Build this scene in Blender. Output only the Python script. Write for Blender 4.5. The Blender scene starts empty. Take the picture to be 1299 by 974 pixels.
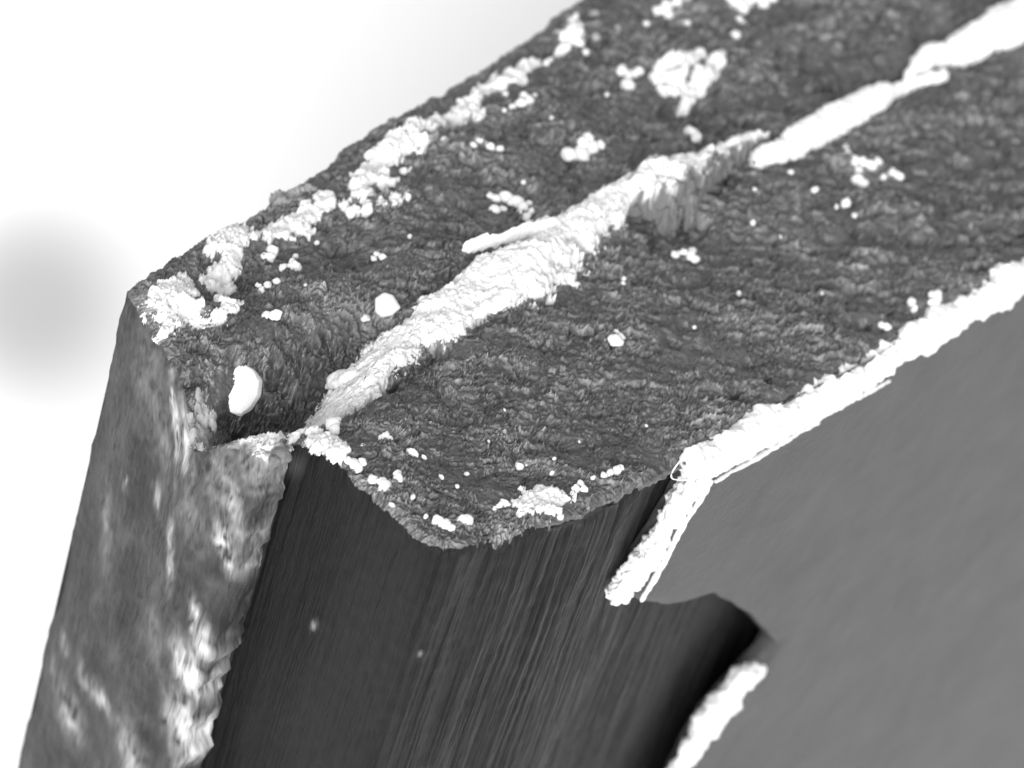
import bpy, math, random
import numpy as np
from mathutils import Matrix, Vector

# ------------------------------------------------------------------ camera
sc = bpy.context.scene
COL = sc.collection
D = 43.0                       # camera distance; 1 unit = 100 photo pixels = about 0.21 mm of metal
EL = math.radians(40)          # tilt of the view above the fracture plane
RO = math.asin(0.32)           # roll of the stage
W, HH = 1299.0, 974.0
r0 = np.array([1.0, 0, 0]); up0 = np.array([0, math.sin(EL), math.cos(EL)])
FW = np.array([0, math.cos(EL), -math.sin(EL)])
RI = math.cos(RO) * r0 + math.sin(RO) * up0
UP = -math.sin(RO) * r0 + math.cos(RO) * up0
CP = -FW * D

cam = bpy.data.cameras.new('camera'); co = bpy.data.objects.new('camera', cam); COL.objects.link(co)
m = Matrix(((RI[0], UP[0], -FW[0], CP[0]), (RI[1], UP[1], -FW[1], CP[1]), (RI[2], UP[2], -FW[2], CP[2]), (0, 0, 0, 1)))
co.matrix_world = m
cam.sensor_width = 36; cam.lens = 36 * D / 12.99
cam.clip_start = 0.5; cam.clip_end = 1000
cam.dof.use_dof = True; cam.dof.focus_distance = D - 0.9; cam.dof.aperture_fstop = 0.24
sc.camera = co

# ------------------------------------------------------------------ light
wd = bpy.data.worlds.new('World'); sc.world = wd; wd.use_nodes = True
bgn = wd.node_tree.nodes['Background']; bgn.inputs[0].default_value = (1, 1, 1, 1); bgn.inputs[1].default_value = 0.36
def sun(name, az, el, s, ang):
    l = bpy.data.lights.new(name, 'SUN'); l.energy = s; l.angle = math.radians(ang)
    o = bpy.data.objects.new(name, l); COL.objects.link(o)
    d = Vector((math.cos(el) * math.cos(az), math.cos(el) * math.sin(az), math.sin(el)))
    o.rotation_euler = d.to_track_quat('Z', 'Y').to_euler(); return o
sun('detector_light', math.radians(128), math.radians(22), 5.0, 7)
sun('collector_light', math.radians(-88), math.radians(18), 2.1, 45)
sc.view_settings.view_transform = 'Standard'; sc.view_settings.look = 'None'
sc.view_settings.exposure = 0.98; sc.view_settings.gamma = 1

# ------------------------------------------------------------------ maths
def ray(x, y):
    k = 1 / 100.0
    d = FW * D + RI * ((x - W / 2) * k) + UP * (-(y - HH / 2) * k)
    return d
def P(x, y, z=0.0):
    d = ray(x, y); t = (z - CP[2]) / d[2]
    return CP + d * t
def Pp(x, y, p0, n):
    d = ray(x, y); t = np.dot(p0 - CP, n) / np.dot(d, n)
    return CP + d * t
def hsh(ix, iy, iz, seed):
    h = (ix * 374761393 + iy * 668265263 + iz * 2147483647 % 4294967296 + iz * 1274126177 + seed * 974711) & 0xFFFFFFFF
    h = ((h ^ (h >> 13)) * 1274126177) & 0xFFFFFFFF
    h = ((h ^ (h >> 16)) * 2246822519) & 0xFFFFFFFF
    return ((h ^ (h >> 15)) & 0xFFFFFF) / float(0xFFFFFF) * 2 - 1
def vn2(x, y, seed=0):
    ix = np.floor(x).astype(np.int64); iy = np.floor(y).astype(np.int64)
    fx = x - ix; fy = y - iy; u = fx * fx * fx * (fx * (fx * 6 - 15) + 10); v = fy * fy * fy * (fy * (fy * 6 - 15) + 10)
    z = np.zeros_like(ix)
    def g(a, b):
        th = hsh(ix + a, iy + b, z, seed) * math.pi
        return np.cos(th) * (fx - a) + np.sin(th) * (fy - b)
    return ((g(0, 0) * (1 - u) + g(1, 0) * u) * (1 - v) + (g(0, 1) * (1 - u) + g(1, 1) * u) * v) * 1.5
def vn3(p, f, seed=0):
    q = p * f; i = np.floor(q).astype(np.int64); fr = q - i; w = fr * fr * (3 - 2 * fr)
    out = 0
    for a in (0, 1):
        for b in (0, 1):
            for c in (0, 1):
                wt = (w[:, 0] if a else 1 - w[:, 0]) * (w[:, 1] if b else 1 - w[:, 1]) * (w[:, 2] if c else 1 - w[:, 2])
                out = out + wt * hsh(i[:, 0] + a, i[:, 1] + b, i[:, 2] + c, seed)
    return out
def ss(e0, e1, x):
    t = np.clip((x - e0) / (e1 - e0), 0, 1); return t * t * (3 - 2 * t)
def resample(pts, n=None, step=None, fr=None):
    p = np.array(pts, float); d = np.linalg.norm(np.diff(p, axis=0), axis=1); c = np.concatenate([[0], np.cumsum(d)])
    if fr is None:
        if n is None: n = max(2, int(c[-1] / step) + 1)
        fr = np.linspace(0, 1, n)
    return np.stack([np.interp(fr * c[-1], c, p[:, k]) for k in range(p.shape[1])], 1)
def smoothline(pts, n, it=40):
    q = resample(pts, n=n)
    for _ in range(it):
        q[1:-1] = 0.5 * q[1:-1] + 0.25 * (q[:-2] + q[2:])
    return q

# ------------------------------------------------------------------ the two skins in plan
SEAM = [(372, 556), (410, 512), (460, 470), (520, 432), (600, 385), (660, 345), (740, 285), (800, 248), (880, 215), (960, 192), (1100, 135), (1190, 90), (1299, 40), (1500, -62), (1760, -190)]
OUTER_UP = [(163, 371), (205, 335), (250, 303), (300, 270), (360, 238), (410, 205), (450, 178), (500, 150), (560, 112), (620, 72), (680, 35), (735, 2), (900, -103), (1130, -250), (1350, -390)]
OUTER_LOW = [(548, 684), (575, 688), (620, 681), (700, 657), (790, 617), (845, 588), (872, 572), (960, 522), (1030, 486), (1100, 450), (1200, 388), (1299, 330), (1450, 245), (1800, 50)]
def line(pts, z=0.0, n=1200, it=60):
    return smoothline([P(x, y, z)[:2] for x, y in pts], n, it)
seamL, upL, lowL = line(SEAM), line(OUTER_UP, it=15), line(OUTER_LOW, it=8)

SA = math.radians(26); sc_, ss_ = math.cos(SA), math.sin(SA)
def gauss(x, y, px, py, rx, ry=None, ang=0.0):
    c = P(px, py); ry = ry or rx; dx, dy = x - c[0], y - c[1]
    a, b = dx * math.cos(ang) + dy * math.sin(ang), -dx * math.sin(ang) + dy * math.cos(ang)
    return np.exp(-(a / rx) ** 2 - (b / ry) ** 2)
DIR = math.radians(59)
def seam_dist(x, y):
    q = seamL[::6]
    best = np.full(x.shape, 1e9); sgn = np.zeros(x.shape)
    for i in range(0, len(x), 20000):
        dx = x[i:i + 20000, None] - q[None, :, 0]; dy = y[i:i + 20000, None] - q[None, :, 1]
        dd = dx * dx + dy * dy; best[i:i + 20000] = np.sqrt(dd.min(1))
    return best
FIL = [None]
def H(x, y, fine=True, sd=None):
    x = np.asarray(x, float); y = np.asarray(y, float); shp = x.shape; x = x.ravel(); y = y.ravel()
    a = (x * sc_ + y * ss_) / 1.7; b = -x * ss_ + y * sc_
    wx = vn2(x * 1.1, y * 1.1, 5) * 0.16; wy = vn2(x * 1.1 + 9, y * 1.1, 6) * 0.16
    h = 0.16 * vn2(x * 0.35, y * 0.35, 1) + 0.10 * vn2(a * 1.3 + wx, b * 1.1 + wy, 2)
    # pits and swells
    h -= 0.80 * gauss(x, y, 368, 492, 1.25, 0.50, DIR - 0.35)
    h -= 0.0 * np.exp(-(-np.log(gauss(x, y, 345, 500, .85, .42, DIR - .35) + 1e-12)) ** 1.5)
    h -= 0.22 * gauss(x, y, 425, 458, 1.0, .3, DIR)
    h -= 0.2 * gauss(x, y, 470, 400, .35, .12, DIR)
    h -= 0.45 * gauss(x, y, 425, 437, 1.5, 0.36, DIR)
    h -= 0.25 * gauss(x, y, 262, 500, 0.4, 0.4)
    h -= 0.20 * gauss(x, y, 300, 345, 0.9, 0.3, DIR)
    h += 0.22 * gauss(x, y, 400, 385, 1.6, 0.34, DIR)
    h += 0.20 * gauss(x, y, 700, 330, 1.1, 0.30, DIR)
    h -= 0.20 * gauss(x, y, 525, 463, 0.5, 0.14, DIR)
    h -= 0.14 * gauss(x, y, 870, 125, 0.5, 0.3, DIR)
    h -= 0.14 * gauss(x, y, 860, 285, 0.7, 0.25, DIR)
    if fine:
        q = 1 + 0.0 * x
        far = ss(-1.5, 7.0, y)
        fx_ = vn2(x * 3.1, y * 3.1, 7) * .14; fy_ = vn2(x * 3.1 + 3, y * 3.1, 8) * .10 + vn2(x * 9 + 3, y * 9, 9) * .035
        a2 = (x * sc_ + y * ss_) / 2.6 + wx * .5 + fx_; b2 = b + wy * .5 + fy_
        fil = lambda f, sd, k=.35: np.exp(-np.abs(vn2(a2 * f, b2 * f, sd) * 2.2) / k)
        sw = vn2(a2 * 2.2, b2 * 2.0, 10); b1 = vn2(a2 * 5 + 3, b2 * 5, 27); b3 = vn2(a2 * 11 + 3, b2 * 11, 28)
        f1 = fil(3.6, 11); f2 = fil(7.5, 12); f3 = fil(14, 13, .4); f4 = fil(25, 14, .5); f5 = fil(11, 29, .3)
        md = np.clip(0.85 + 0.9 * vn2(x * 0.8, y * 0.8, 15), .3, 1.6)
        md2 = np.clip(0.9 + 0.8 * vn2(x * 1.3 + 9, y * 1.3, 18), .35, 1.5)
        nr = 1 - far
        a3 = a2 * .8 + vn2(x * 5, y * 5, 36) * .05; b4 = b2 + vn2(x * 6, y * 6, 37) * .05
        f6 = np.exp(-np.abs(vn2(a3 * 15, b4 * 18, 38) * 2.2) / .3); f7 = np.exp(-np.abs(vn2(a3 * 23, b4 * 27, 39) * 2.2) / .35)
        h += 0.07 * sw + (0.04 + .05 * far) * b1 + (0.026 + .05 * far) * f1 * md2 + (0.026 + .04 * far) * f2 * md + 0.034 * f3 * md2 + .030 * f5 + .062 * f6 * md * (1 - .35 * far) + .046 * f7 * (.3 + .7 * nr) * md2 + 0.012 * f4 * nr - .08
        FIL[0] = (1 - .45 * gauss(x, y, 360, 485, 1.2, .6, DIR - .3)) * (.45 * f6 * md + .4 * f7 * md2 + .25 * f2 * md + .2 * f1 * md2)
        h -= 0.09 * np.clip(vn2(a * 3.1 + wy * 4, b * 3.6, 19) - .12, 0, 1) * 2
    return h.reshape(shp)
def J(x, y):
    return np.stack([0.05 * vn2(x * 3, y * 3, 21) + 0.022 * vn2(x * 11, y * 11, 22), 0.05 * vn2(x * 3 + 40, y * 3, 23) + 0.022 * vn2(x * 11, y * 11 + 30, 24)], -1)

# ------------------------------------------------------------------ materials (neutral greys: an electron image has no colour)
def grey(v): return (v, v, v, 1)
def mat(name, base, rough=0.6, spec=0.3, var=0.0, vscale=4.0, bump=0.0, bscale=40.0, attr=None, hi=0.6, stretch=None, metallic=0.0, shade_blotch=0):
    mt = bpy.data.materials.new(name); mt.use_nodes = True; nt = mt.node_tree; N = nt.nodes; L = nt.links
    bs = N['Principled BSDF']; bs.inputs['Roughness'].default_value = rough; bs.inputs['Specular IOR Level'].default_value = spec
    bs.inputs['Metallic'].default_value = metallic
    tc = N.new('ShaderNodeTexCoord'); mp = N.new('ShaderNodeMapping'); L.new(tc.outputs['Object'], mp.inputs[0])
    if stretch: mp.inputs['Scale'].default_value = stretch
    n = N.new('ShaderNodeTexNoise'); n.inputs['Scale'].default_value = vscale; n.inputs['Detail'].default_value = 8; n.inputs['Roughness'].default_value = 0.62
    L.new(mp.outputs[0], n.inputs['Vector'])
    mr = N.new('ShaderNodeMapRange'); mr.inputs[1].default_value = 0.3; mr.inputs[2].default_value = 0.7
    mr.inputs[3].default_value = base * (1 - var); mr.inputs[4].default_value = base * (1 + var); L.new(n.outputs[0], mr.inputs[0])
    out = mr.outputs[0]
    if shade_blotch:
        a2_ = N.new('ShaderNodeAttribute'); a2_.attribute_name = 'shade_blotch'; m2 = N.new('ShaderNodeMix'); m2.data_type = 'FLOAT'
        L.new(a2_.outputs['Fac'], m2.inputs[0]); L.new(out, m2.inputs[2]); m2.inputs[3].default_value = shade_blotch; out = m2.outputs[0]  # pulls the base colour down where shade is painted
    if attr:
        at = N.new('ShaderNodeAttribute'); at.attribute_name = attr
        mx = N.new('ShaderNodeMix'); mx.data_type = 'FLOAT'; L.new(at.outputs['Fac'], mx.inputs[0]); L.new(out, mx.inputs[2]); mx.inputs[3].default_value = hi
        out = mx.outputs[0]
    L.new(out, bs.inputs['Base Color'])
    if bump:
        n2 = N.new('ShaderNodeTexNoise'); n2.inputs['Scale'].default_value = bscale; n2.inputs['Detail'].default_value = 5; L.new(mp.outputs[0], n2.inputs['Vector'])
        bp = N.new('ShaderNodeBump'); bp.inputs['Strength'].default_value = bump; bp.inputs['Distance'].default_value = 0.03
        L.new(n2.outputs[0], bp.inputs['Height']); L.new(bp.outputs[0], bs.inputs['Normal'])
    return mt
M_FRAC = mat('fracture_metal', 0.072, 0.38, 0.9, 0.34, 0.9, 0.5, 26, attr='pale', hi=0.70, shade_blotch=0.016)  # dark tone stands in for shade in the hollows
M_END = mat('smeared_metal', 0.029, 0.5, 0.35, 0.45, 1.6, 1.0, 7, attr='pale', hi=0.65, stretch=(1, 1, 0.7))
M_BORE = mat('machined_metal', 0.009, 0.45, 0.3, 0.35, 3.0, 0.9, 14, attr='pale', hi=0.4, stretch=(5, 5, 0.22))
M_LOW = mat('plain_sheet_metal', 0.062, 0.55, 0.3, 0.16, 1.4, 0.8, 12)
M_WHITE = mat('bright_debris', 0.86, 0.7, 0.2, 0.06, 5, 0.5, 18)
M_RIDGE = mat('bright_torn_metal', 0.90, 0.7, 0.2, 0.08, 4, 0.8, 14, attr='flank_shade', hi=0.16)  # flanks darkened in the colour to stand for their shaded side
M_GREYD = mat('dull_debris', 0.33, 0.7, 0.2, 0.3, 6, 0.6, 20)
M_GREYR = mat('shaded_torn_metal', 0.16, 0.6, 0.3, 0.3, 5, 0.7, 16)

# ------------------------------------------------------------------ mesh helpers
def link(name, me, mt, parent=None):
    o = bpy.data.objects.new(name, me); COL.objects.link(o)
    if mt and not me.materials: me.materials.append(mt)
    if parent: o.parent = parent
    return o
def mesh(name, V, F, smooth=True, attrs=None):
    V = np.asarray(V, np.float32); F = np.asarray(F, np.int32); k = F.shape[1]
    me = bpy.data.meshes.new(name); me.vertices.add(len(V)); me.vertices.foreach_set('co', V.ravel())
    me.loops.add(F.size); me.loops.foreach_set('vertex_index', F.ravel())
    me.polygons.add(len(F)); me.polygons.foreach_set('loop_start', np.arange(0, F.size, k, dtype=np.int32))
    me.update(calc_edges=True)
    if smooth: me.polygons.foreach_set('use_smooth', np.ones(len(F), bool))
    for a, v in (attrs or {}).items():
        at = me.attributes.new(a, 'FLOAT', 'POINT'); at.data.foreach_set('value', np.asarray(v, np.float32).ravel())
    me.validate(); return me
def gridfaces(nr, nc, flip=False, wrap=False):
    i = np.arange(nr - 1)[:, None]; j = np.arange(nc if wrap else nc - 1)[None, :]; j2 = (j + 1) % nc
    a = i * nc + j; b = i * nc + j2; c = (i + 1) * nc + j2; d = (i + 1) * nc + j
    f = np.stack([a, b, c, d], -1).reshape(-1, 4)
    return f[:, ::-1] if flip else f
def tag(o, label, cat, group=None, kind=None):
    if label: o['label'] = label
    if cat: o['category'] = cat
    if group: o['group'] = group
    if kind: o['kind'] = kind
    return o
def empty(name, loc=(0, 0, 0)):
    o = bpy.data.objects.new(name, None); COL.objects.link(o); o.location = loc; return o

# blobs of pale film that belong to the fracture surfaces themselves (px, py, rx, ry, angle, strength)
PALE = [(215, 392, .38, .28, 0, .7), (320, 548, .35, .2, -.5, .8), (350, 560, .3, .16, -.4, .9), (700, 335, .9, .22, DIR, .28), (640, 385, .5, .16, DIR, .45), (420, 500, .4, .2, DIR, .6),
        (560, 425, .7, .15, DIR, .5), (395, 552, .25, .12, DIR, .3), (745, 310, .6, .2, DIR, .3), (268, 500, .15, .2, 0, .5), (360, 240, .4, .12, DIR, .35)]
def pale_at(x, y):
    v = np.zeros_like(x)
    for px, py, rx, ry, an, st in PALE: v = np.maximum(v, st * gauss(x, y, px, py, rx, ry, an))
    n = vn2(x * 6, y * 6, 31) * .5 + vn2(x * 15, y * 15, 32) * .5
    return np.clip(v * (1 + 1.6 * n) - 0.04, 0, 1)
PAINTED_SHADE = [(345, 485, 1.0, .50, DIR - .3, 1.), (420, 440, 1.1, .36, DIR, 1.), (245, 470, .35, .22, 0, .8), (300, 355, .7, .22, DIR, .8), (500, 400, .4, .14, DIR, .7), (525, 462, .5, .13, DIR, .9), (860, 285, .55, .16, DIR, .7), (925, 235, .4, .14, DIR, .8),
         (865, 140, .35, .22, DIR, .8), (890, 165, .25, .18, DIR, .7), (730, 215, .5, .2, DIR, .5), (1130, 440, .5, .12, DIR, .8), (1250, 345, .5, .12, DIR, .8), (640, 320, .5, .12, DIR, .6)]  # shade painted in the hollows and beside ridge, burr and debris
def shade_blotch_at(x, y):  # mask of the painted shade, plus random dark blotches elsewhere
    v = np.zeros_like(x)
    for px, py, rx, ry, an, st in PAINTED_SHADE: v = np.maximum(v, st * gauss(x, y, px, py, rx, ry, an))
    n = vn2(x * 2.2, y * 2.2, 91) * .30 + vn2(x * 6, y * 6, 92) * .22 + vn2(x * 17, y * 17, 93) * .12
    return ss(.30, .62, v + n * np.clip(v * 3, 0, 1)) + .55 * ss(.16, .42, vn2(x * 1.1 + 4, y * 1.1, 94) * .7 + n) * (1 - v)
def skin_surface(name, inner, outer, parent, nt_, flip, start):
    n = 1250; e = np.linspace(0, 1, n); fr = 0.62 * e + 0.38 * e ** 2.2
    A = resample(inner, fr=fr); B = resample(outer, fr=fr)
    t = np.linspace(0, 1, nt_)
    X = A[:, None, :] * (1 - t[None, :, None]) + B[:, None, :] * t[None, :, None]
    st = line(start, n=nt_, it=2); dv = st - X[0]
    X = X + dv[None] * (1 - ss(0, 1.3, fr * 20.0))[:, None, None]
    x = X[..., 0]; y = X[..., 1]
    wdt = np.linalg.norm(B - A, axis=1)[:, None]
    dist = np.minimum((1 - t)[None, :] * wdt, fr[:, None] * 20.0)
    hf = H(x, y); fl = FIL[0].reshape(x.shape); hc = H(x, y, False); kk = .6 + .4 * np.clip(dist / .22, 0, 1)
    z = hc + (hf - hc) * kk - 0.10 * (1 - np.clip(dist / 0.14, 0, 1)) ** 2
    j = J(x.ravel(), y.ravel()).reshape(x.shape + (2,))
    G_ = np.stack([x + j[..., 0], y + j[..., 1], z], -1); inn = (A - B) / wdt
    ex = []
    for dz_, di in ((.035, .01), (.08, .03), (.14, .07), (.22, .13), (.36, .22)):
        g_ = G_[:, -1:, :].copy(); g_[:, 0, 2] -= dz_; g_[:, 0, :2] += inn * (di + .05 * vn2(fr * 300, fr * 0 + dz_ * 30, 33))[:, None]; ex.append(g_)
    G_ = np.concatenate([G_] + ex, 1); fl = np.concatenate([fl] + [fl[:, -1:]] * 5, 1).ravel(); nt_ = G_.shape[1]; V = G_.reshape(-1, 3); x = V[:, 0]; y = V[:, 1]
    return link(name, mesh(name, V, gridfaces(n, nt_, flip), attrs={'pale': np.maximum(pale_at(x.ravel(), y.ravel()), np.clip(fl - .20, 0, 1) ** 1.3 * .46), 'shade_blotch': np.clip(shade_blotch_at(x.ravel(), y.ravel()), 0, 1)}), M_FRAC, parent)
def wall(name, pts, mt, parent, depth=26.0, step=0.02, disp=None, pale=None, it=3, ztop=None, flip=False, rows=170, world=False):
    L_ = np.array(pts) if world else np.array([P(x, y)[:2] for x, y in pts])
    d = np.linalg.norm(np.diff(L_, axis=0), axis=1).sum(); n = int(d / step)
    q = smoothline(L_, n, it)
    s = np.concatenate([[0], np.cumsum(np.linalg.norm(np.diff(q, axis=0), axis=1))])
    tg = np.gradient(q, axis=0); tg /= np.linalg.norm(tg, axis=1)[:, None]; nrm = np.stack([tg[:, 1], -tg[:, 0]], 1)
    zt = (H(q[:, 0], q[:, 1]) * .6 + H(q[:, 0], q[:, 1], False) * .4 - 0.10) if ztop is None else np.full(n, ztop)
    if name == 'front_wall': zt = zt - .15 * ss(3.9, 4.4, s)
    k = np.linspace(0, 1, rows) ** 1.3
    j = J(q[:, 0], q[:, 1])
    z = zt[None, :] - k[:, None] * (depth + zt[None, :])
    S = np.repeat(s[None, :], rows, 0); dp = zt[None, :] - z
    fade = np.exp(-dp / 0.25)
    dd = disp(S, z) * np.clip(dp / 0.08, 0, 1) if disp else 0 * z
    X = q[None, :, 0] + j[None, :, 0] * fade + nrm[None, :, 0] * dd
    Y = q[None, :, 1] + j[None, :, 1] * fade + nrm[None, :, 1] * dd
    if name == 'end_face':
        sh_ = (.22 * vn2(z * 1.1, S * .3, 71) + .08 * vn2(z * 4, S * 2.5, 72) + .04 * vn2(z * 12, S * 8, 73) + .04) * ss(s[-1] - .7, s[-1], S) * np.clip(dp / .5, 0, 1)
        X = X + sh_ * .9; Y = Y - sh_ * .25
    V = np.stack([X, Y, z], -1).reshape(-1, 3)
    at = {'pale': pale(V) if pale else np.zeros(len(V))}
    return link(name, mesh(name, V, gridfaces(rows, n, flip), attrs=at), mt, parent), q
def proj(V):
    r = V - CP; dz = r @ FW
    return W / 2 + (r @ RI) / dz * D * 100, HH / 2 - (r @ UP) / dz * D * 100

# ------------------------------------------------------------------ upper skin
upper = empty('upper_skin', tuple(P(420, 380)))
upper.location = (0, 0, 0)
tag(upper, 'upper skin left of the bright seam, with white crust along its outer edge', 'metal sheet')
END = [(163, 371), (178, 396), (215, 441), (240, 470), (262, 502), (282, 532), (310, 556), (338, 574), (372, 558)]
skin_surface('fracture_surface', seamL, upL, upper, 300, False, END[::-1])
SM = [(200, 490, .35, .6, .12), (232, 530, .07, .5, .75), (245, 552, .08, .35, .8), (300, 600, .25, .5, .2), (262, 640, .3, .35, .14), (310, 640, .14, .45, .35), (298, 690, .10, .25, .8), (235, 695, .07, .3, .6),
      (205, 625, .07, .12, .6), (165, 605, .05, .06, .6), (140, 670, .15, .5, .15), (268, 810, .10, .22, .9), (250, 845, .16, .28, 1.), (285, 855, .10, .16, .9), (262, 780, .07, .2, .8), (215, 800, .2, .4, .12),
      (90, 815, .09, .12, .3), (75, 850, .06, .2, .2), (110, 850, .06, .2, .2), (130, 880, .3, .12, .4), (95, 900, .2, .3, .35), (240, 930, .2, .4, .8), (180, 950, .3, .3, .4), (345, 565, .16, .25, .9), (330, 590, .14, .3, .3),
      (215, 560, .12, .5, .16), (260, 590, .1, .3, .15)]
E0 = P(163, 371)[:2]; E1 = P(350, 577)[:2]
def end_pale(V):
    d = (E1 - E0) / np.linalg.norm(E1 - E0)
    s = (V[:, :2] - E0) @ d; z = V[:, 2]
    nn = np.array([d[1], -d[0], 0.0]); p0 = np.array([E0[0], E0[1], 0.0])
    n1 = vn2(s * 2.2 - z * 1.2, z * 1.0 + s * 0.8, 41); n2 = vn2(s * 4.5 - z * 1.2, z * 3.4 + s, 42); n3 = vn2(s * 13 - z * 4, z * 10, 43) + .8 * vn2(s * 34, z * 26, 48)
    v = np.clip(0.07 * n1 + 0.03 * n2 + 0.03 * n3, 0, .5) * ss(0, 1.0, s)
    for px, py, rx, rz, st in SM:
        q = Pp(px, py, p0, nn); qs = (q[:2] - E0) @ d
        a = (s - qs) + (z - q[2]) * 0.35; b = (z - q[2])
        g = st * np.exp(-(a / rx / 1.3) ** 2 - (b / rz / 1.3) ** 2)
        v = np.maximum(v, g * (1 + 1.0 * n2 + .9 * n3))
    return np.clip(v, 0, 1)
def end_disp(s, z):
    f = lambda a, b, sd: vn2(a.ravel(), b.ravel(), sd).reshape(s.shape)
    return 0.09 * f(s * 1.1, z * .5, 44) + 0.022 * f(s * 3 - z * 1.4, z * 1.5, 45) + 0.010 * f(s * 9 - z * 4, z * 4, 46) + .012 * f(s * 22, z * 16, 47) + .03 * f(s * 5, z * 4, 49) * ss(1.2, 2.6, s)
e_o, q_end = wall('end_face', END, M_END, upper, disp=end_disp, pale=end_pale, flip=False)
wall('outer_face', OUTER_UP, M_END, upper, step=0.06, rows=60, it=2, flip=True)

# ------------------------------------------------------------------ lower skin
lower = empty('lower_skin'); tag(lower, 'lower skin right of the bright seam, with dark grooved front wall and plain grey side', 'metal sheet')
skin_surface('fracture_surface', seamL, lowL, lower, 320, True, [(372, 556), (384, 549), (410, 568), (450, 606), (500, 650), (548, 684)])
def bore_disp(s, z):
    f = lambda a, b, sd: vn2(a.ravel(), b.ravel(), sd).reshape(s.shape)
    env = 0.35 + 0.65 * ss(2.0, 3.6, s)
    g = 0.034 * f(s * 7, z * .16, 51) + 0.022 * (1 - 2 * np.abs(f(s * 16, z * .22, 52))) + 0.011 * f(s * 34, z * .4, 53)
    return g * env + 0.06 * f(s * 1.3, z * .25, 54) + 0.012 * f(s * 5, z * 5, 55)
def bore_pale(V):
    x, y = proj(V); v = 0
    for px, py, r, st in ((398, 793, 4, .8), (533, 830, 3, .5), (372, 590, 14, .12)):
        v = np.maximum(v, st * np.exp(-((x - px) ** 2 + (y - py) ** 2) / r ** 2))
    return v
BORE = [(374, 556), (384, 547), (410, 568), (450, 606), (500, 650), (548, 684), (575, 688), (620, 681), (700, 657), (780, 621), (812, 598), (838, 570), (885, 528), (955, 475), (1030, 425), (1130, 350), (1300, 270)]
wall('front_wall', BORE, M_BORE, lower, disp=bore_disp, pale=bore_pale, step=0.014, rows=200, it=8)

# lower surface: a plate face with the notch of the hole cut into its front end
L0 = P(868, 574)[:2]; L1 = P(1299, 332)[:2]; Ld = (L1 - L0) / np.linalg.norm(L1 - L0); Ln = np.array([Ld[1], -Ld[0]])
Lp = np.array([L0[0], L0[1], 0]); Ln3 = np.array([Ln[0], Ln[1], 0])
NOTCH = [(886, 594), (868, 632), (842, 676), (815, 725), (800, 760), (860, 766), (905, 752), (948, 775), (985, 815), (968, 838), (938, 872), (905, 910), (870, 974), (830, 1060), (780, 1200), (600, 1700)]
nq = [Pp(x, y, Lp, Ln3) for x, y in NOTCH]
nz = np.array([q[2] for q in nq]); ns = np.array([(q[:2] - L0) @ Ld for q in nq])
print('notch z', np.round(nz, 2), 's', np.round(ns, 2))
nz[0] = 0.05
for i in range(1, len(nz)): nz[i] = min(nz[i], nz[i - 1] - .08)
rows = 300; zz = np.linspace(0.0, 1, rows) ** 1.2 * -26.0 - 0.02
s_min = np.interp(-zz, -nz, ns)
for _ in range(4): s_min[1:-1] = .5 * s_min[1:-1] + .25 * (s_min[:-2] + s_min[2:])
nc = 260; tt = np.linspace(0, 1, nc) ** 1.3
s_min[8:] += (.05 * vn2(zz * 2.2, zz * 0 + 5, 64) + .03 * vn2(zz * 7, zz * 0 + 5, 65))[8:]
lowS = (lowL - L0) @ Ld; lowN = (lowL - L0) @ Ln
def plate_side(off, flip):
    S = s_min[:, None] * (1 - tt) + 21.0 * tt
    S = S + 0.03 * vn2(np.repeat(zz[:, None], nc, 1) * 4, S * 0 + 3, 61) * np.exp(-tt * 60)
    base = np.interp(S, lowS, lowN)                        # follow the plan line of the edge near the top
    base = base * np.exp(zz[:, None] * .8)
    O = base + off + 0.05 * vn2(S * .35, np.repeat(zz[:, None], nc, 1) * .35, 62) + 0.006 * vn2(S * 3, np.repeat(zz[:, None], nc, 1) * 3, 63)
    edge = np.exp(-((S - s_min[:, None]) / 0.10) ** 1.0) * 0.06
    O = O - np.sign(off + .2) * edge
    X = L0[0] + Ld[0] * S + Ln[0] * O; Y = L0[1] + Ld[1] * S + Ln[1] * O
    return np.stack([X, Y, np.repeat(zz[:, None], nc, 1)], -1)
outp, inp = plate_side(0.06, False), plate_side(-0.36, True)
V = np.concatenate([outp.reshape(-1, 3), inp.reshape(-1, 3)]); n1 = rows * nc
F = [gridfaces(rows, nc, False), gridfaces(rows, nc, True) + n1]
i = np.arange(rows - 1); F.append(np.stack([i * nc, (i + 1) * nc, (i + 1) * nc + n1, i * nc + n1], -1))
link('lower_surface', mesh('lower_surface', V, np.concatenate(F)), M_LOW, lower)

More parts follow.
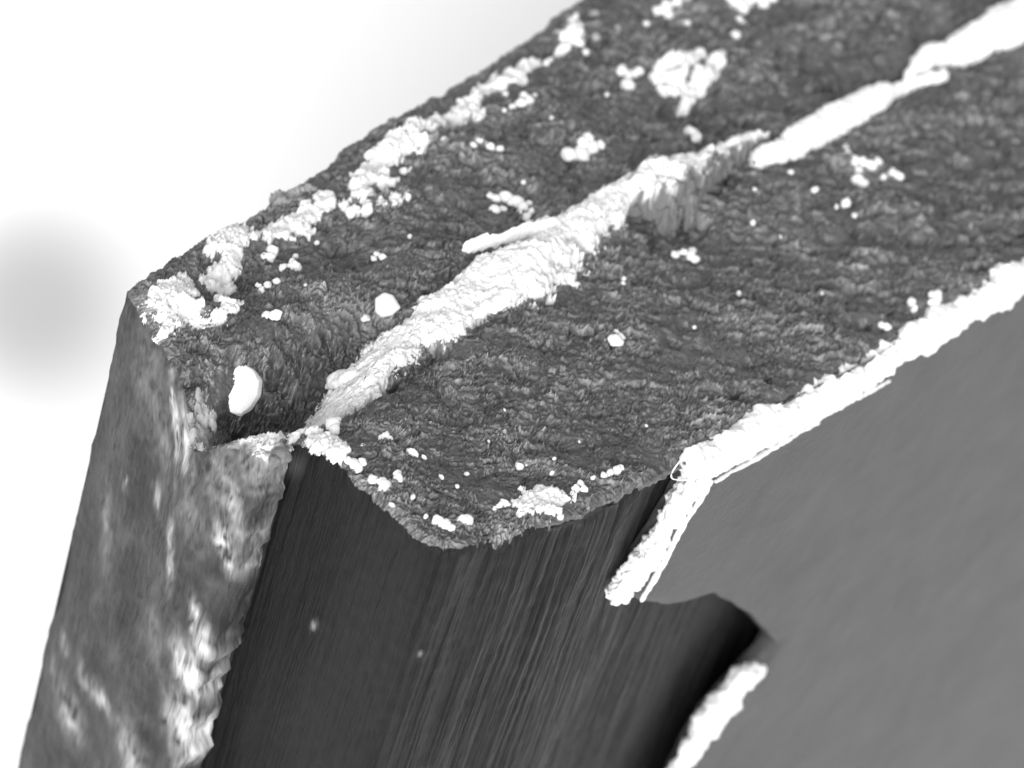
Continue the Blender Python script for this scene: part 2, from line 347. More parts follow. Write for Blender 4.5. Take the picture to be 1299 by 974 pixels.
# ------------------------------------------------------------------ lumpy tubes (burrs and the seam)
def tube(name, pts, rad, mt, parent, seed=1, amp=.35, f=(2.2, 6, 15), ring=64, step=.018, squash=1.0, flank_shade=None, teeth=0.0, it=6):
    """pts: world xyz; rad: (across, up) per point"""
    a = np.concatenate([np.array(pts, float), np.array(rad, float)], 1)
    d = np.linalg.norm(np.diff(a[:, :3], axis=0), axis=1).sum(); n = max(8, int(d / step)); q = smoothline(a, n, it)
    c = q[:, :3]; tg = np.gradient(c, axis=0); tg /= np.linalg.norm(tg, axis=1)[:, None]
    upv = np.array([0, 0, 1.0]); sd = np.cross(tg, upv); sd /= np.linalg.norm(sd, axis=1)[:, None]; uu = np.cross(sd, tg)
    s = np.linspace(0, d, n); end = np.sqrt(np.clip(np.minimum(s, d - s) / np.maximum(.05, q[:, 3].mean()), 0.0, 1))
    th = np.linspace(0, 2 * math.pi, ring, endpoint=False)
    dirv = sd[:, None, :] * np.cos(th)[None, :, None]; dirw = uu[:, None, :] * np.sin(th)[None, :, None]
    tn = teeth * (vn2(s * 2.5, s * 0 + seed, seed) * .8 + vn2(s * 7, s * 0 + seed, seed + 2) * .25)
    tf = 1 + tn[:, None] * (.5 + .5 * np.sin(th))[None, :]
    off = dirv * (q[:, 3] * end)[:, None, None] + dirw * (q[:, 4] * end)[:, None, None]
    off = off * tf[..., None]
    V = (c[:, None, :] + off).reshape(-1, 3)
    nrm = off.reshape(-1, 3); ln = np.linalg.norm(nrm, axis=1)[:, None] + 1e-6
    k = vn3(V + seed * 7.3, f[0], seed) * .5 + (1 - 2 * np.abs(vn3(V + seed, f[1], seed + 1))) * .3 + vn3(V, f[2], seed + 2) * .2
    V = V + nrm * (k * amp)[:, None] + nrm / ln * ((.026 * vn3(V, 13, seed + 7) + .022 * vn3(V, 30, seed + 8)) * np.minimum(1, ln[:, 0] / .1))[:, None]
    F = gridfaces(n, ring, False, wrap=True)
    cap0 = len(V); V = np.concatenate([V, c[:1], c[-1:]])
    j = np.arange(ring)
    F = np.concatenate([F, np.stack([np.full(ring, cap0), (j + 1) % ring, j, j], -1)[:, [0, 1, 2, 2]], np.stack([np.full(ring, cap0 + 1), (n - 1) * ring + j, (n - 1) * ring + (j + 1) % ring, (n - 1) * ring + (j + 1) % ring], -1)])
    Fq = F[:len(F) - 2 * ring]; Ft = F[len(F) - 2 * ring:, :3]
    F3 = np.concatenate([Fq[:, [0, 1, 2]], Fq[:, [0, 2, 3]], Ft])
    at = {'flank_shade': flank_shade(V) if flank_shade else np.zeros(len(V))}
    return link(name, mesh(name, V, F3, attrs=at), mt, parent)
OX, OY = np.array([0, .08, -.08, 0, 0]), np.array([0, 0, 0, .08, -.08])
def on(x, y, dz=0.0):
    p = P(x, y); h = float(H(p[0] + OX, p[1] + OY).mean()) + .02; return P(x, y, h + dz)
def Ls(x, y, o=0.0): return Pp(x, y, Lp + Ln3 * o, Ln3)

# burr along the top of the lower surface and down the notch
bt = [(868, 588, .13), (884, 587, .24), (910, 574, .27), (960, 548, .27), (1010, 520, .26), (1060, 496, .25), (1110, 466, .27), (1150, 436, .30), (1200, 408, .28), (1250, 380, .28), (1299, 350, .34), (1360, 312, .36), (1500, 235, .36), (1780, 80, .36)]
tube('edge_burr', [Ls(x, y, .10) for x, y, r in bt], [(.17, r) for x, y, r in bt], M_WHITE, lower, seed=3, amp=.7, f=(1.8, 5, 13), teeth=.45)
bn = [(893, 592, .2), (868, 628, .14), (845, 668, .13), (822, 704, .13), (800, 733, .15), (786, 750, .14), (784, 762, .06)]
tube('notch_burr', [Ls(x, y, .0) for x, y, r in bn], [(r, .12) for x, y, r in bn], M_WHITE, lower, seed=5, amp=.9, teeth=.6, f=(3.0, 8, 18), ring=72, step=.013)
bl = [(984, 834, .06), (974, 846, .14), (962, 852, .2), (950, 868, .18), (925, 898, .17), (895, 940, .17), (860, 1000, .15), (820, 1090, .12)]
tube('rim_burr', [Ls(x - 12, y, -.02) for x, y, r in bl], [(r * .95, .13) for x, y, r in bl], M_WHITE, lower, seed=6, amp=.8, teeth=.4, f=(2.0, 5, 12), ring=40)
# thin folded lips that run just below the burr
for k, lp in enumerate([[(882, 612), (925, 592), (975, 562), (1030, 534), (1080, 508), (1130, 482)], [(905, 612), (930, 597), (960, 580), (1000, 556), (1040, 534)], [(905, 608), (884, 640), (862, 674), (840, 716), (822, 748), (812, 764)]]):
    tube('folded_lip', [Ls(x, y, .10) for x, y in lp], [(.035, .028 - .006 * k)] * len(lp), M_WHITE, lower, seed=9 + k, amp=.8, f=(3, 8, 18), ring=12, step=.03)

# the seam between the skins
seam = empty('seam_ridge'); tag(seam, 'bright raised seam of torn metal running between the two dark skins', 'ridge')
def shade_spots(cx, cy, r):  # spots of shade painted into the colour
    def f(V):
        x, y = proj(V); n = vn3(V, 5, 77) * .5 + vn3(V, 14, 78) * .3
        v = np.zeros(len(V))
        for a, b, q, st in zip(cx, cy, r[0], r[1]): v = np.maximum(v, st * np.exp(-((x - a) / q) ** 2 - ((y - b) / q) ** 2))
        return np.clip(v * (1 + 1.2 * n), 0, 1)
    return f
s1 = [(364, 562, .03, .03), (384, 536, .035, .045), (404, 510, .07, .06), (428, 488, .22, .10), (450, 470, .20, .13), (480, 446, .24, .18), (515, 426, .25, .18), (555, 407, .27, .20), (590, 385, .33, .22), (625, 360, .33, .24),
      (660, 337, .33, .26), (700, 308, .30, .28), (735, 284, .22, .26), (770, 262, .16, .22), (800, 244, .15, .20), (822, 232, .12, .16)]
def ridge(name, pts, seed, rag=.3, hn=.35, dl=.6, mt=None, m=110, pw=.8, d0=.45):
    """pts: px, py, width on the upper-skin side, width on the lower-skin side, height"""
    a = np.array([list(P(x, y)[:2]) + [wu, wl, h] for x, y, wu, wl, h in pts]); d = np.linalg.norm(np.diff(a[:, :2], axis=0), axis=1).sum(); n = int(d / .014)
    q = smoothline(a, n, 30); tg = np.gradient(q[:, :2], axis=0); tg /= np.linalg.norm(tg, axis=1)[:, None]; nr = np.stack([tg[:, 1], -tg[:, 0]], 1)
    v = np.linspace(-1.5, 1.5, m)[None, :]; wdt = np.where(v < 0, q[:, 2:3], q[:, 3:4])
    X = q[:, None, :2] + nr[:, None, :] * (v * wdt)[..., None]; x = X[..., 0].ravel(); y = X[..., 1].ravel(); sh = v.shape[1]
    f = lambda k, sd: vn2(x * k, y * k, sd).reshape(n, m)
    en = .9 * f(1.3, seed) + .7 * f(3.6, seed + 1) + .45 * f(10, seed + 2) + .3 * f(26, seed + 3)
    s = np.linspace(0, d, n)[:, None]; endf = np.clip(np.minimum(s, d - s) / .15, 0, 1) ** .5
    u = np.abs(v) * (1 + 0 * s) + en * rag + (1 - endf) * .8
    pr = np.where(u < 1, np.clip(1 - u ** 3, 0, 1) ** pw, -(u - 1) * 1.2)
    hh = q[:, 4:5] * pr * (1 + hn * (f(2.5, seed + 5) * 1.2 + (1 - 2 * np.abs(f(6, seed + 6))) * .5))
    body = np.clip(pr * 3, 0, 1)
    hf = H(x, y).reshape(n, m); hc = H(x, y, False).reshape(n, m)
    z = hc + (hf - hc) * (1 - .5 * body) + hh + .02 + body * (.030 * f(11, seed + 7) + .022 * (1 - 2 * np.abs(f(22, seed + 8))) + .012 * f(45, seed + 9))
    flank_shade = ss(d0, d0 + .55, u + .35 * f(4, seed + 10) + .25 * f(16, seed + 11)) * dl * np.where(v < 0, .55, 1.0)  # shade painted into both flanks, strongest on the lower-skin side
    V = np.stack([x, y, z.ravel()], -1); F = gridfaces(n, m); kp = (u.ravel() < 1.22); F = F[kp[F].any(1)]
    used = np.unique(F); mp = np.zeros(len(x), int); mp[used] = np.arange(len(used))
    return link(name, mesh(name, V[used], mp[F], attrs={'flank_shade': np.clip(flank_shade.ravel()[used], 0, 1)}), mt or M_RIDGE, seam)
g1 = [(366, 560, .03, .03, .04), (384, 537, .05, .04, .05), (404, 510, .08, .06, .05), (425, 492, .30, .16, .06), (452, 470, .28, .26, .07), (480, 447, .26, .30, .08), (515, 425, .32, .34, .09), (555, 404, .34, .40, .11), (590, 384, .32, .46, .13), (625, 358, .26, .54, .17),
      (660, 335, .20, .52, .18), (700, 306, .20, .55, .20), (735, 282, .18, .50, .20), (770, 260, .14, .30, .20), (800, 243, .14, .16, .20), (822, 232, .1, .1, .16)]
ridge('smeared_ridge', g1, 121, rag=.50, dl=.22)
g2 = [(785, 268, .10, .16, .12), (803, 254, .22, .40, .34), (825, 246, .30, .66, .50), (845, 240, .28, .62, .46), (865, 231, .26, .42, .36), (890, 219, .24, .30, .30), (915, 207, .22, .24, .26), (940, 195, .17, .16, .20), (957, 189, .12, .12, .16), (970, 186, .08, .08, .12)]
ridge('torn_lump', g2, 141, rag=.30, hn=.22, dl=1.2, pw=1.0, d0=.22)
if 0: tube('smeared_ridge', [on(x, y + 4, .02) for x, y, a, b in s1], [(a, b) for x, y, a, b in s1], M_RIDGE, seam, seed=21, amp=.75, teeth=.4, f=(1.6, 4.5, 12), ring=110, step=.013,
     flank_shade=shade_spots([700, 760, 640, 530, 560], [335, 300, 385, 450, 440], ([18, 22, 10, 16, 12], [.35, .6, .3, .55, .4])))
s2 = [(785, 262, .10, .10), (805, 250, .20, .22), (830, 245, .30, .34), (860, 235, .27, .32), (890, 218, .22, .28), (915, 206, .17, .24), (940, 194, .13, .18), (957, 186, .08, .10)]
if 0: tube('torn_lump', [on(x, y, .12) for x, y, a, b in s2], [(a, b) for x, y, a, b in s2], M_RIDGE, seam, seed=31, amp=.75, teeth=.3, f=(2.2, 5, 12), ring=90, step=.014,
     flank_shade=shade_spots([835, 850, 815, 870, 900, 790], [275, 258, 270, 262, 245, 275], ([26, 20, 18, 16, 14, 12], [1, .9, .9, .8, .7, .8])))
s2c = [(800, 268, .08, .10), (815, 268, .14, .20), (832, 272, .20, .26), (850, 264, .18, .24), (872, 250, .13, .18), (895, 236, .10, .12), (915, 222, .06, .08)]
if 0: tube('torn_root', [on(x, y + 3, .13) for x, y, a, b in s2c], [(a * 1.25, b * 1.2) for x, y, a, b in s2c], M_GREYR, seam, seed=37, amp=.75, f=(3.0, 7, 14), ring=56, step=.02)
s2b = [(812, 238, .07, .08), (822, 222, .09, .11), (838, 214, .08, .10), (846, 216, .05, .06)]
tube('curled_lip', [on(x, y, .34) for x, y, a, b in s2b], [(a, b) for x, y, a, b in s2b], M_RIDGE, seam, seed=33, amp=.3, ring=24, step=.02)
s3 = [(957, 206, .10, .13), (968, 197, .13, .17), (985, 194, .13, .17), (1000, 188, .15, .20)]
tube('rolled_segment', [on(x, y, .10) for x, y, a, b in s3], [(a, b) for x, y, a, b in s3], M_RIDGE, seam, seed=41, amp=.35, ring=40)
s4 = [(992, 192, .14, .18), (1010, 180, .20, .25), (1050, 158, .21, .26), (1090, 137, .21, .26), (1118, 122, .18, .22), (1130, 118, .12, .14)]
tube('rolled_segment', [on(x, y, .10) for x, y, a, b in s4], [(a, b) for x, y, a, b in s4], M_RIDGE, seam, seed=43, amp=.22, f=(1.4, 3, 8))
s5 = [(1122, 122, .08, .09), (1145, 112, .10, .12), (1175, 102, .10, .12), (1203, 94, .08, .09)]
tube('rolled_segment', [on(x, y, .08) for x, y, a, b in s5], [(a, b) for x, y, a, b in s5], M_RIDGE, seam, seed=45, amp=.3, ring=32)
s6 = [(1146, 103, .06, .08), (1158, 90, .09, .12), (1168, 80, .12, .16), (1180, 70, .17, .22), (1200, 74, .17, .20), (1225, 60, .25, .30), (1260, 46, .30, .36), (1299, 28, .34, .44), (1340, 2, .30, .40), (1420, -30, .28, .36), (1600, -118, .25, .3), (1740, -186, .25, .3)]
tube('far_ridge', [on(x, y, .10) for x, y, a, b in s6], [(a, b) for x, y, a, b in s6], M_RIDGE, seam, seed=47, amp=.5, teeth=.2, f=(1.6, 4, 10))
s7 = [(374, 499, .06, .04), (398, 492, .10, .06), (425, 484, .14, .09), (455, 474, .12, .08)]
tube('torn_flap', [on(x, y, .05) for x, y, a, b in s7], [(a, b) for x, y, a, b in s7], M_RIDGE, seam, seed=49, amp=.8, ring=36, step=.02)
s8 = [(585, 402, .05, .05), (608, 392, .09, .10), (640, 374, .10, .10), (668, 355, .06, .06)]
tube('torn_flap', [on(x, y + 4, .03) for x, y, a, b in s8], [(a, b) for x, y, a, b in s8], M_RIDGE, seam, seed=50, amp=1.1, f=(3, 9, 20), ring=36, step=.02)

# ------------------------------------------------------------------ debris
rng = np.random.default_rng(4)
def crust(name, blobs, label, cat='debris crust', mt=None, thick=.5, seed=1, group=None, rag=.5, lift=0.0, surf=None):
    """ragged sheet of stuck debris, grown over the surface from overlapping blobs (px, py, r px)"""
    C = [(P(x, y, lift), r * 1.22 / 100.0) for x, y, r in blobs]
    pad = .15; x0 = min(c[0] - 1.4 * r for c, r in C) - pad; x1 = max(c[0] + 1.4 * r for c, r in C) + pad
    y0 = min(c[1] - 1.9 * r for c, r in C) - pad; y1 = max(c[1] + 1.9 * r for c, r in C) + pad
    st = .017; nx = int((x1 - x0) / st) + 2; ny = int((y1 - y0) / st) + 2
    X, Y = np.meshgrid(np.linspace(x0, x1, nx), np.linspace(y0, y1, ny)); x = X.ravel(); y = Y.ravel()
    wx = .05 * vn2(x * 6, y * 6, seed) + .03 * vn2(x * 14, y * 14, seed + 1); wy = .05 * vn2(x * 6 + 5, y * 6, seed + 2) + .03 * vn2(x * 14, y * 14 + 7, seed + 3)
    h = np.full(len(x), -9.0)
    for c, r in C:
        d2 = ((x + wx * rag * 2 - c[0]) / r) ** 2 + ((y + wy * rag * 2 - c[1]) / (r * 1.35)) ** 2
        h = np.maximum(h, np.where(d2 < 1, np.sqrt(np.clip(1 - d2, 0, 1)) * r * thick, -(d2 - 1) * r * thick * 2))
    h -= rag * .035 * np.clip(.2 - vn2(x * 5, y * 5, seed + 5), 0, 1) * 2
    keep = h > -0.07
    z = H(x, y) + lift + np.clip(h, -.07, 9) + np.where(h > 0, .03, 0) + (.03 * vn2(x * 14, y * 16, seed + 9) + .014 * vn2(x * 34, y * 34, seed + 8)) * np.clip(h * 20, 0, 1)
    F = gridfaces(ny, nx); F = F[keep[F].any(1)]
    used = np.unique(F); mp = np.zeros(len(x), int); mp[used] = np.arange(len(used))
    V = np.stack([x, y, z], -1)[used]
    c0 = V.mean(0); o = link(name, mesh(name, V - c0, mp[F]), mt or M_WHITE); o.location = c0
    return tag(o, label, cat, group)
def ico(sub):
    import bmesh
    b = bmesh.new(); bmesh.ops.create_icosphere(b, subdivisions=sub, radius=1); b.verts.ensure_lookup_table()
    v = np.array([q.co[:] for q in b.verts]); f = np.array([[q.index for q in t.verts] for t in b.faces]); b.free(); return v, f
ICO = {k: ico(k) for k in (2, 3, 4)}
def lump(name, balls, label, cat, group=None, mt=None, sub=3, amp=.42, seed=1, facet=False):
    """one object out of touching rounded grains: (px, py, r px[, extra height])"""
    todo = list(range(len(balls))); comp = []
    while todo:
        cur = [todo.pop(0)]; grew = True
        while grew:
            grew = False
            for j_ in list(todo):
                if any(np.linalg.norm(P(*balls[j_][:2]) - P(*balls[i_][:2])) < (balls[j_][2] + balls[i_][2]) * .0100 for i_ in cur): cur.append(j_); todo.remove(j_); grew = True
        comp.append(cur)
    if len(comp) > 1:
        comp.sort(key=len, reverse=True)
        for n_, cc in enumerate(comp[1:]): lump('loose_grain', [balls[i_] for i_ in cc], ' '.join(('grain beside the ' + label).split()[:16]), 'grain', 'loose grains beside the ' + label, mt, sub, amp, seed + n_ + 100)
        balls = [balls[i_] for i_ in comp[0]]
    Vs, Fs, o = [], [], 0
    for i_, b in enumerate(balls):
        x, y, r = b[:3]; r = r * 1.2 / 100.0; v, f = ICO[sub]; sclv = np.array([1 + .2 * math.sin(i_ * 3 + seed), 1 + .2 * math.cos(i_ * 5 + seed), .9])
        c = on(x, y, r * .25 + (b[3] if len(b) > 3 else 0)) + 0
        k = vn3(v + i_ * 3.1 + seed * 11, 1.6, seed) * .7 + vn3(v + i_, 4.5, seed + 4) * .3
        Vs.append(v * sclv * r * (1 + amp * k)[:, None] + c); Fs.append(f + o); o += len(v)
    V = np.concatenate(Vs); c0 = V.mean(0)
    ob = link(name, mesh(name, V - c0, np.concatenate(Fs), smooth=not facet), mt or M_WHITE); ob.location = c0
    return tag(ob, label, cat, group)
def chunk(px, py, hull, th, label, z=.0, seed=1, name='faceted_chunk'):
    """angular particle: outline (px offsets) given thickness, its faces broken into facets"""
    import bmesh
    n = len(hull); b = bmesh.new(); c0 = on(px, py + 8, z); c0 = P(px, py, on(px, py, 0)[2] + z + .08)
    pts = []
    for lay, (k, dz) in enumerate(((.80, 0), (1.0, .35), (.86, .8), (.42, 1.0))):
        for i_, (x, y) in enumerate(hull):
            w = RI * (x * k / 100) + UP * (-y * k / 100)
            jit = hsh(np.array(i_), np.array(lay), np.array(0), seed) * .035
            pts.append(w - FW * (th * (dz - .4) + float(jit)))
    vs = [b.verts.new(p) for p in pts]
    bmesh.ops.convex_hull(b, input=vs)
    loose = [v for v in b.verts if not v.link_faces]; bmesh.ops.delete(b, geom=loose, context='VERTS')
    bmesh.ops.bevel(b, geom=list(b.edges), offset=.012, segments=1, affect='EDGES')
    me = bpy.data.meshes.new(name); b.to_mesh(me); b.free()
    o = link(name, me, M_WHITE); o.location = c0; return tag(o, label, 'particle')

# crusts along the outer edge of the upper skin
G = 'white crusts along the outer edge of the upper skin'
crust('debris_crust', [(205, 387, 17), (222, 378, 20), (222, 402, 17), (243, 398, 12), (240, 372, 10), (236, 360, 9), (262, 406, 9), (280, 402, 10), (292, 388, 11), (283, 380, 8), (212, 415, 9)], 'pale crust at the pointed left corner of the upper skin', seed=11, group=G, rag=.9, thick=.35)
crust('debris_crust', [(300, 293, 16), (286, 306, 16), (295, 318, 14), (270, 308, 8), (283, 335, 14), (272, 346, 12), (292, 346, 12), (315, 296, 8), (328, 288, 8)], 'broad white crust nearest the left corner, with a dark hollow beside it', seed=12, group=G, rag=.8)
crust('debris_crust', [(343, 286, 9), (357, 279, 11), (372, 272, 13), (388, 264, 13), (402, 257, 11), (416, 252, 10), (378, 288, 8), (392, 280, 9), (408, 243, 8)], 'narrow chain of white crust just right of the broad left crust', seed=13, group=G, rag=.8)
crust('debris_crust', [(362, 243, 10), (378, 236, 9), (396, 231, 6)], 'faint grey crust on the rim above the narrow chain', mt=M_GREYD, seed=14, group=G, thick=.3)
crust('debris_crust', [(455, 241, 12), (463, 226, 14), (476, 212, 16), (490, 198, 17), (505, 187, 17), (520, 181, 15), (530, 194, 9), (485, 232, 9), (498, 236, 7), (462, 250, 8), (512, 215, 6)], 'largest white crust in the middle of the upper outer edge', seed=15, group=G, rag=.8)
crust('debris_crust', [(448, 265, 7), (465, 264, 7), (482, 263, 7), (500, 261, 7), (514, 256, 6), (440, 256, 6)], 'low pale strip below the largest edge crust', seed=16, group=G, rag=.4, thick=.35)
crust('debris_crust', [(543, 166, 13), (556, 157, 12), (570, 151, 11), (584, 144, 12), (596, 135, 13), (604, 147, 7), (606, 122, 8)], 'white crust right above the largest edge crust', seed=17, group=G, rag=.7)
crust('debris_crust', [(620, 112, 10), (632, 104, 13), (646, 97, 13), (660, 92, 11), (668, 80, 9), (682, 73, 8), (640, 117, 7)], 'white crust in the upper part of the outer edge, fifth from the corner', seed=18, group=G, rag=.6)
crust('debris_crust', [(722, 44, 10), (730, 34, 9), (716, 57, 8), (734, 53, 7), (712, 43, 6)], 'small white crust nearest the top of the frame on the outer edge', seed=19, group=G, rag=.5)
# around the origin corner
crust('debris_crust', [(298, 527, 9), (312, 533, 10), (326, 542, 12), (340, 549, 13), (354, 550, 12), (366, 546, 8), (336, 560, 9), (318, 546, 7), (345, 565, 8)], 'bright smear at the crack origin, in the corner where the seam meets the end face', seed=20, rag=.6, thick=.45, lift=-.05)
crust('granular_patch', [(266, 494, 10), (272, 506, 10), (280, 484, 6), (284, 512, 6), (262, 483, 6)], 'grey granular patch just left of the large white chunk', cat='debris patch', mt=M_GREYD, seed=21, rag=.8)
chunk(305, 496, [(-14, -38), (2, -42), (20, -30), (28, -14), (26, 6), (14, 24), (2, 33), (-22, 30), (-30, 18), (-20, -2), (-22, -24)], .42, 'large smooth white chunk standing in the dark hollow by the crack origin', z=.26, seed=2)
chunk(489, 388, [(-14, -10), (-2, -18), (10, -14), (20, 2), (8, 13), (-6, 15), (-14, 8)], .26, 'small angular white chunk beside the seam, above its left half', z=.15, seed=5)
chunk(462, 402, [(-8, -2), (-2, -7), (7, -3), (9, 4), (0, 7), (-7, 6)], .12, 'tiny white chip just left of the small angular chunk', z=.08, seed=6)
# rounded dark knob
lump('rounded_knob', [(357, 578, 11), (349, 584, 7)], 'round grey knob under the bright smear at the crack origin', 'knob', mt=M_GREYR, amp=.35, sub=4, seed=3)
# white sliver
slp = [(586, 314), (610, 309), (640, 302), (665, 295), (690, 291), (712, 285)]
tube('standing_sliver', [on(x, y, .22) for x, y in slp], [(.025, .07), (.03, .12), (.03, .10), (.035, .12), (.04, .12), (.04, .07)], M_WHITE, None, seed=60, amp=.9, teeth=.5, f=(2.5, 7, 16), ring=28, step=.02)
tag(bpy.data.objects['standing_sliver'], 'long thin white sliver lying above its dark shadow beside the seam', 'sliver')

# clusters
def cl(balls, label, **k): return lump('debris_cluster', balls, label, 'debris cluster', **k)
crust('debris_cluster', [(838, 92, 11), (848, 83, 10), (858, 94, 12), (866, 80, 11), (878, 76, 9), (888, 70, 8), (862, 106, 10), (875, 112, 11), (888, 104, 12), (900, 94, 11), (908, 82, 10), (908, 70, 8), (846, 106, 7), (874, 121, 7)], 'largest white cluster, ring shaped with a dark hole, on the far upper skin', cat='debris cluster', seed=30, rag=.6, thick=.7)
cl([(788, 89, 7), (798, 97, 7), (797, 108, 8), (805, 93, 5), (812, 90, 5)], 'small white cluster left of the ring shaped one', seed=31)
cl([(722, 195, 8), (738, 193, 9), (741, 181, 7), (747, 175, 6), (752, 187, 8), (761, 184, 6), (729, 197, 5)], 'white cluster of joined balls in the middle of the upper skin', seed=32)
cl([(622, 248, 4), (630, 252, 5), (642, 250, 7), (648, 256, 5), (656, 256, 7), (664, 263, 7), (671, 258, 4), (659, 270, 5), (668, 275, 6), (674, 268, 4), (628, 266, 6), (638, 265, 4)], 'string of small white balls just above the sliver', seed=33, amp=.25)
cl([(674, 286, 7), (684, 284, 6), (694, 282, 7), (704, 281, 6)], 'short row of white balls stuck on the right end of the sliver', seed=34)
cl([(336, 326, 6), (345, 318, 7), (342, 326, 6)], 'small white pair of balls below the narrow chain of crust', seed=35)
cl([(375, 325, 4), (370, 332, 4), (375, 338, 6), (359, 339, 5), (367, 337, 3)], 'loose group of small white balls right of the pair below the chain', seed=36)
cl([(337, 400, 5), (350, 399, 6), (345, 402, 4)], 'two tiny white lumps on the dark hollow side of the upper skin', seed=37)
cl([(340, 361, 4), (332, 368, 4), (352, 357, 4), (328, 362, 3)], 'faint specks between the left crusts and the hollow', seed=38)
cl([(474, 328, 3), (486, 326, 4), (478, 322, 3)], 'pair of specks alone in the left middle of the upper skin', seed=39)
cl([(600, 184, 4), (608, 178, 4), (622, 186, 5), (634, 189, 5), (616, 181, 3)], 'faint row of specks below the upper edge crusts', seed=40)
cl([(665, 122, 6), (672, 128, 6), (661, 132, 7), (650, 136, 5), (678, 121, 4)], 'white cluster just inside the fifth edge crust', seed=41)
cl([(693, 80, 5), (698, 76, 4)], 'single pale ball between the upper edge crusts', seed=42)
cl([(845, 10, 10), (858, 4, 9), (868, -4, 9), (836, 14, 8), (848, 19, 6), (872, -12, 8)], 'left one of the two white clusters cut by the top of the frame', seed=43)
cl([(936, 6, 9), (946, 2, 10), (958, -4, 10), (944, 12, 7), (968, 4, 7), (978, -4, 9), (930, -4, 8)], 'right one of the two white clusters cut by the top of the frame', seed=44)
cl([(938, 24, 4), (933, 45, 6), (942, 30, 4)], 'two pale balls below the right cluster at the top', seed=45)
cl([(877, 168, 7), (884, 174, 7), (874, 164, 4)], 'small pale lump on the upper skin next to the far seam', seed=46)
cl([(754, 17, 6), (783, 36, 5), (756, 46, 6)], 'three faint grey balls near the top of the outer edge', mt=M_GREYD, seed=47)
cl([(1072, 188, 6), (1075, 196, 6), (1083, 203, 6), (1094, 205, 7), (1104, 209, 7), (1113, 207, 7), (1089, 216, 5), (1088, 228, 9), (1094, 232, 7)], 'branching chain of white balls on the far lower skin', seed=48, amp=.3)
cl([(1132, 219, 6), (1139, 223, 6), (1121, 225, 5)], 'three white balls at the right end of the branching chain', seed=49)
cl([(1073, 257, 6), (1061, 262, 3), (1084, 273, 3)], 'bright ball with two specks below the branching chain', seed=50)
cl([(868, 320, 4), (876, 324, 6), (882, 329, 5), (878, 318, 4), (856, 323, 4), (862, 321, 3)], 'star shaped white scrap in the middle of the lower skin', seed=51)
cl([(781, 432, 7), (787, 427, 4), (782, 421, 3)], 'white lump in the middle of the near lower skin', seed=52)
cl([(791, 353, 3), (790, 359, 3)], 'tiny upright white chip below the torn lump of the seam', seed=53)
cl([(1186, 377, 9), (1184, 384, 6), (1190, 371, 4)], 'round white ball right of two others by the right burr', seed=54)
cl([(1157, 384, 6), (1160, 391, 5)], 'upright white grain by the right burr, left of the round ball', seed=55)
cl([(1118, 412, 4), (1125, 415, 5)], 'flat white grain touching the bumpy start of the right burr', seed=56)
cl([(421, 538, 7), (424, 546, 6), (428, 533, 4)], 'blocky white lump on the front corner beside the seam', seed=57)
crust('debris_crust', [(402, 545, 10), (410, 553, 11), (418, 562, 11), (428, 571, 10), (436, 577, 7), (397, 540, 6)], 'elongated white crust on the left front edge of the lower skin', seed=58, rag=.5, thick=.45)
crust('debris_crust', [(673, 633, 15), (688, 627, 15), (700, 633, 14), (712, 626, 9), (664, 640, 9), (690, 637, 9), (722, 624, 6)], 'large white crust on the front edge of the lower skin', seed=59, rag=.8, thick=.4)
cl([(730, 620, 5), (736, 614, 5), (741, 620, 4), (726, 625, 3)], 'small white scrap just right of the large front crust', seed=61)
cl([(766, 603, 4), (774, 600, 5), (782, 597, 5), (788, 593, 3)], 'short white streak near the right end of the front edge', seed=62)
cl([(489, 552, 4), (484, 556, 4), (494, 557, 4)], 'curled white scrap behind the elongated front crust', seed=63)
cl([(449, 588, 5), (455, 594, 5), (460, 586, 4), (442, 584, 4)], 'white scrap at the lower end of the elongated front crust', seed=64)
cl([(557, 661, 6), (566, 665, 6), (572, 669, 4)], 'white scrap at the blunt tip of the front edge', seed=65)
cl([(587, 659, 6), (594, 660, 6)], 'oval white grain right of the tip scrap', seed=66)
cl([(634, 641, 4), (641, 639, 5), (628, 645, 3)], 'pair of white grains left of the large front crust', seed=67)
cl([(488, 616, 7), (485, 611, 5)], 'brightest single grain above the left front edge', seed=68)
cl([(504, 601, 4), (506, 606, 5)], 'triangular white grain in from the left front edge', seed=69)
cl([(473, 608, 5)], 'round white grain on the left front rim', seed=70)
cl([(522, 574, 5), (528, 577, 3)], 'lens shaped white grain on the near lower skin', seed=71)
cl([(659, 592, 5)], 'white triangular speck above the large front crust', seed=72)
# grains nobody could tell apart
base = lump('loose_grain', [(937, 372, 4)], 'tiny white grain lying alone on the lower skin', 'grain', 'tiny white grains scattered over the lower skin', sub=2, seed=80)
for k, (x, y, r) in enumerate([(1042, 371, 4), (881, 415, 3), (955, 283, 4), (957, 240, 3), (1033, 241, 5), (1003, 218, 4), (538, 580, 3), (560, 605, 3), (592, 601, 3), (703, 582, 3), (580, 617, 3), (524, 630, 3), (668, 590, 2.5), (460, 565, 3), (735, 560, 2.5), (620, 560, 2), (820, 540, 2), (640, 520, 2), (1061, 300, 2.5), (990, 300, 2.5), (700, 600, 3), (752, 606, 3), (540, 655, 3), (497, 640, 3)]):
    o = base.copy(); COL.objects.link(o); o.location = on(x, y, r * .005); s = r / 4.0; o.scale = (s, s * 1.1, s); o.rotation_euler = (k, k * 2.1, k * .7)
base2 = lump('loose_grain', [(520, 300, 3)], 'tiny white grain lying alone on the upper skin', 'grain', 'tiny white grains scattered over the upper skin', sub=2, seed=81)
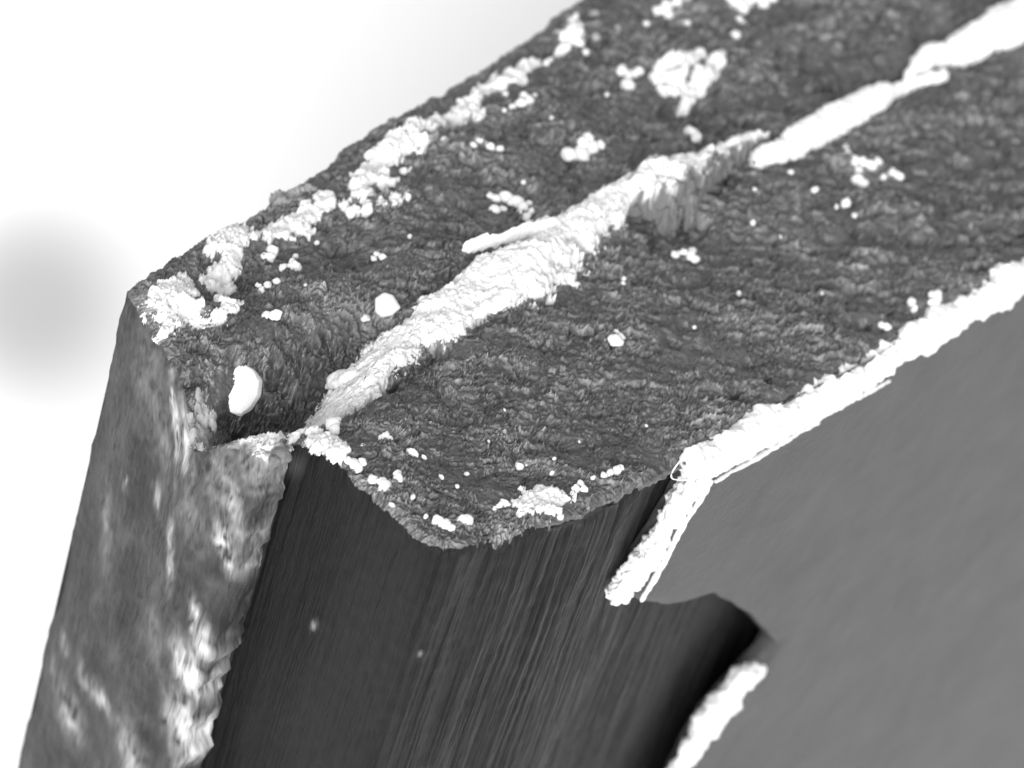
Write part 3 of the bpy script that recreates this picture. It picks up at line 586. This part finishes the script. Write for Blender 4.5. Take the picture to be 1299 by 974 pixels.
for k, (x, y, r) in enumerate([(388, 362, 2.5), (396, 450, 3), (383, 447, 3), (327, 447, 3), (322, 451, 2), (563, 178, 5), (512, 217, 5), (664, 231, 3), (402, 308, 3), (640, 140, 3), (700, 150, 3), (743, 66, 5), (820, 30, 4), (872, 30, 5), (770, 120, 3)]):
    o = base2.copy(); COL.objects.link(o); o.location = on(x, y, r * .005); s = r / 3.0; o.scale = (s, s, s); o.rotation_euler = (k * 1.3, k, k * .4)
# grit on the smeared end face
# fine fibre looped off the burr
fp = [(868, 578), (858, 590), (850, 602), (852, 608), (866, 609), (884, 608)]
tube('thin_fibre', [Ls(x, y, .22) for x, y in fp], [(.010, .010)] * len(fp), M_WHITE, None, seed=90, amp=.1, ring=8, step=.03, it=12)
tag(bpy.data.objects['thin_fibre'], 'hair thin pale fibre looped at the left end of the right burr', 'fibre')

# ------------------------------------------------------------------ background of the stage, far out of focus
mb = bpy.data.materials.new('stage_background'); mb.use_nodes = True; nt = mb.node_tree; N = nt.nodes; L = nt.links
bs = N['Principled BSDF']; bs.inputs['Roughness'].default_value = .9; bs.inputs['Specular IOR Level'].default_value = .1
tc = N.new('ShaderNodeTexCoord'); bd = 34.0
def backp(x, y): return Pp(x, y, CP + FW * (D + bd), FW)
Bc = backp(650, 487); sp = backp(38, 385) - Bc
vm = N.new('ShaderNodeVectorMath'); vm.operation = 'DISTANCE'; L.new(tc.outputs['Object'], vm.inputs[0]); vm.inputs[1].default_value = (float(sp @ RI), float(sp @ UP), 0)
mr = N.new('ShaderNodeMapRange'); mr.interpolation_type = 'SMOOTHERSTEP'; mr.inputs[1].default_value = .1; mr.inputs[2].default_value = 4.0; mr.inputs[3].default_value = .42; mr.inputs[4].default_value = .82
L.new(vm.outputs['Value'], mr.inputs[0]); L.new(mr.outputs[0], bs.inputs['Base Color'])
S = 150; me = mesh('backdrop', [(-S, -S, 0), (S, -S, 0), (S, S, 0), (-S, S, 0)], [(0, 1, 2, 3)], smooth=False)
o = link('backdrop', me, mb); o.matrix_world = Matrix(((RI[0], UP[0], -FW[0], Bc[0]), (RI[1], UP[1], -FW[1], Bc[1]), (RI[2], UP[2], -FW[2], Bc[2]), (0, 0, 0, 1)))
o['kind'] = 'structure'
print('tris', sum(len(x.data.loop_triangles) or sum(p.loop_total - 2 for p in x.data.polygons) for x in sc.objects if x.type == 'MESH' and len(x.data.polygons) < 20000), sum(len(x.data.polygons) for x in sc.objects if x.type == 'MESH'))
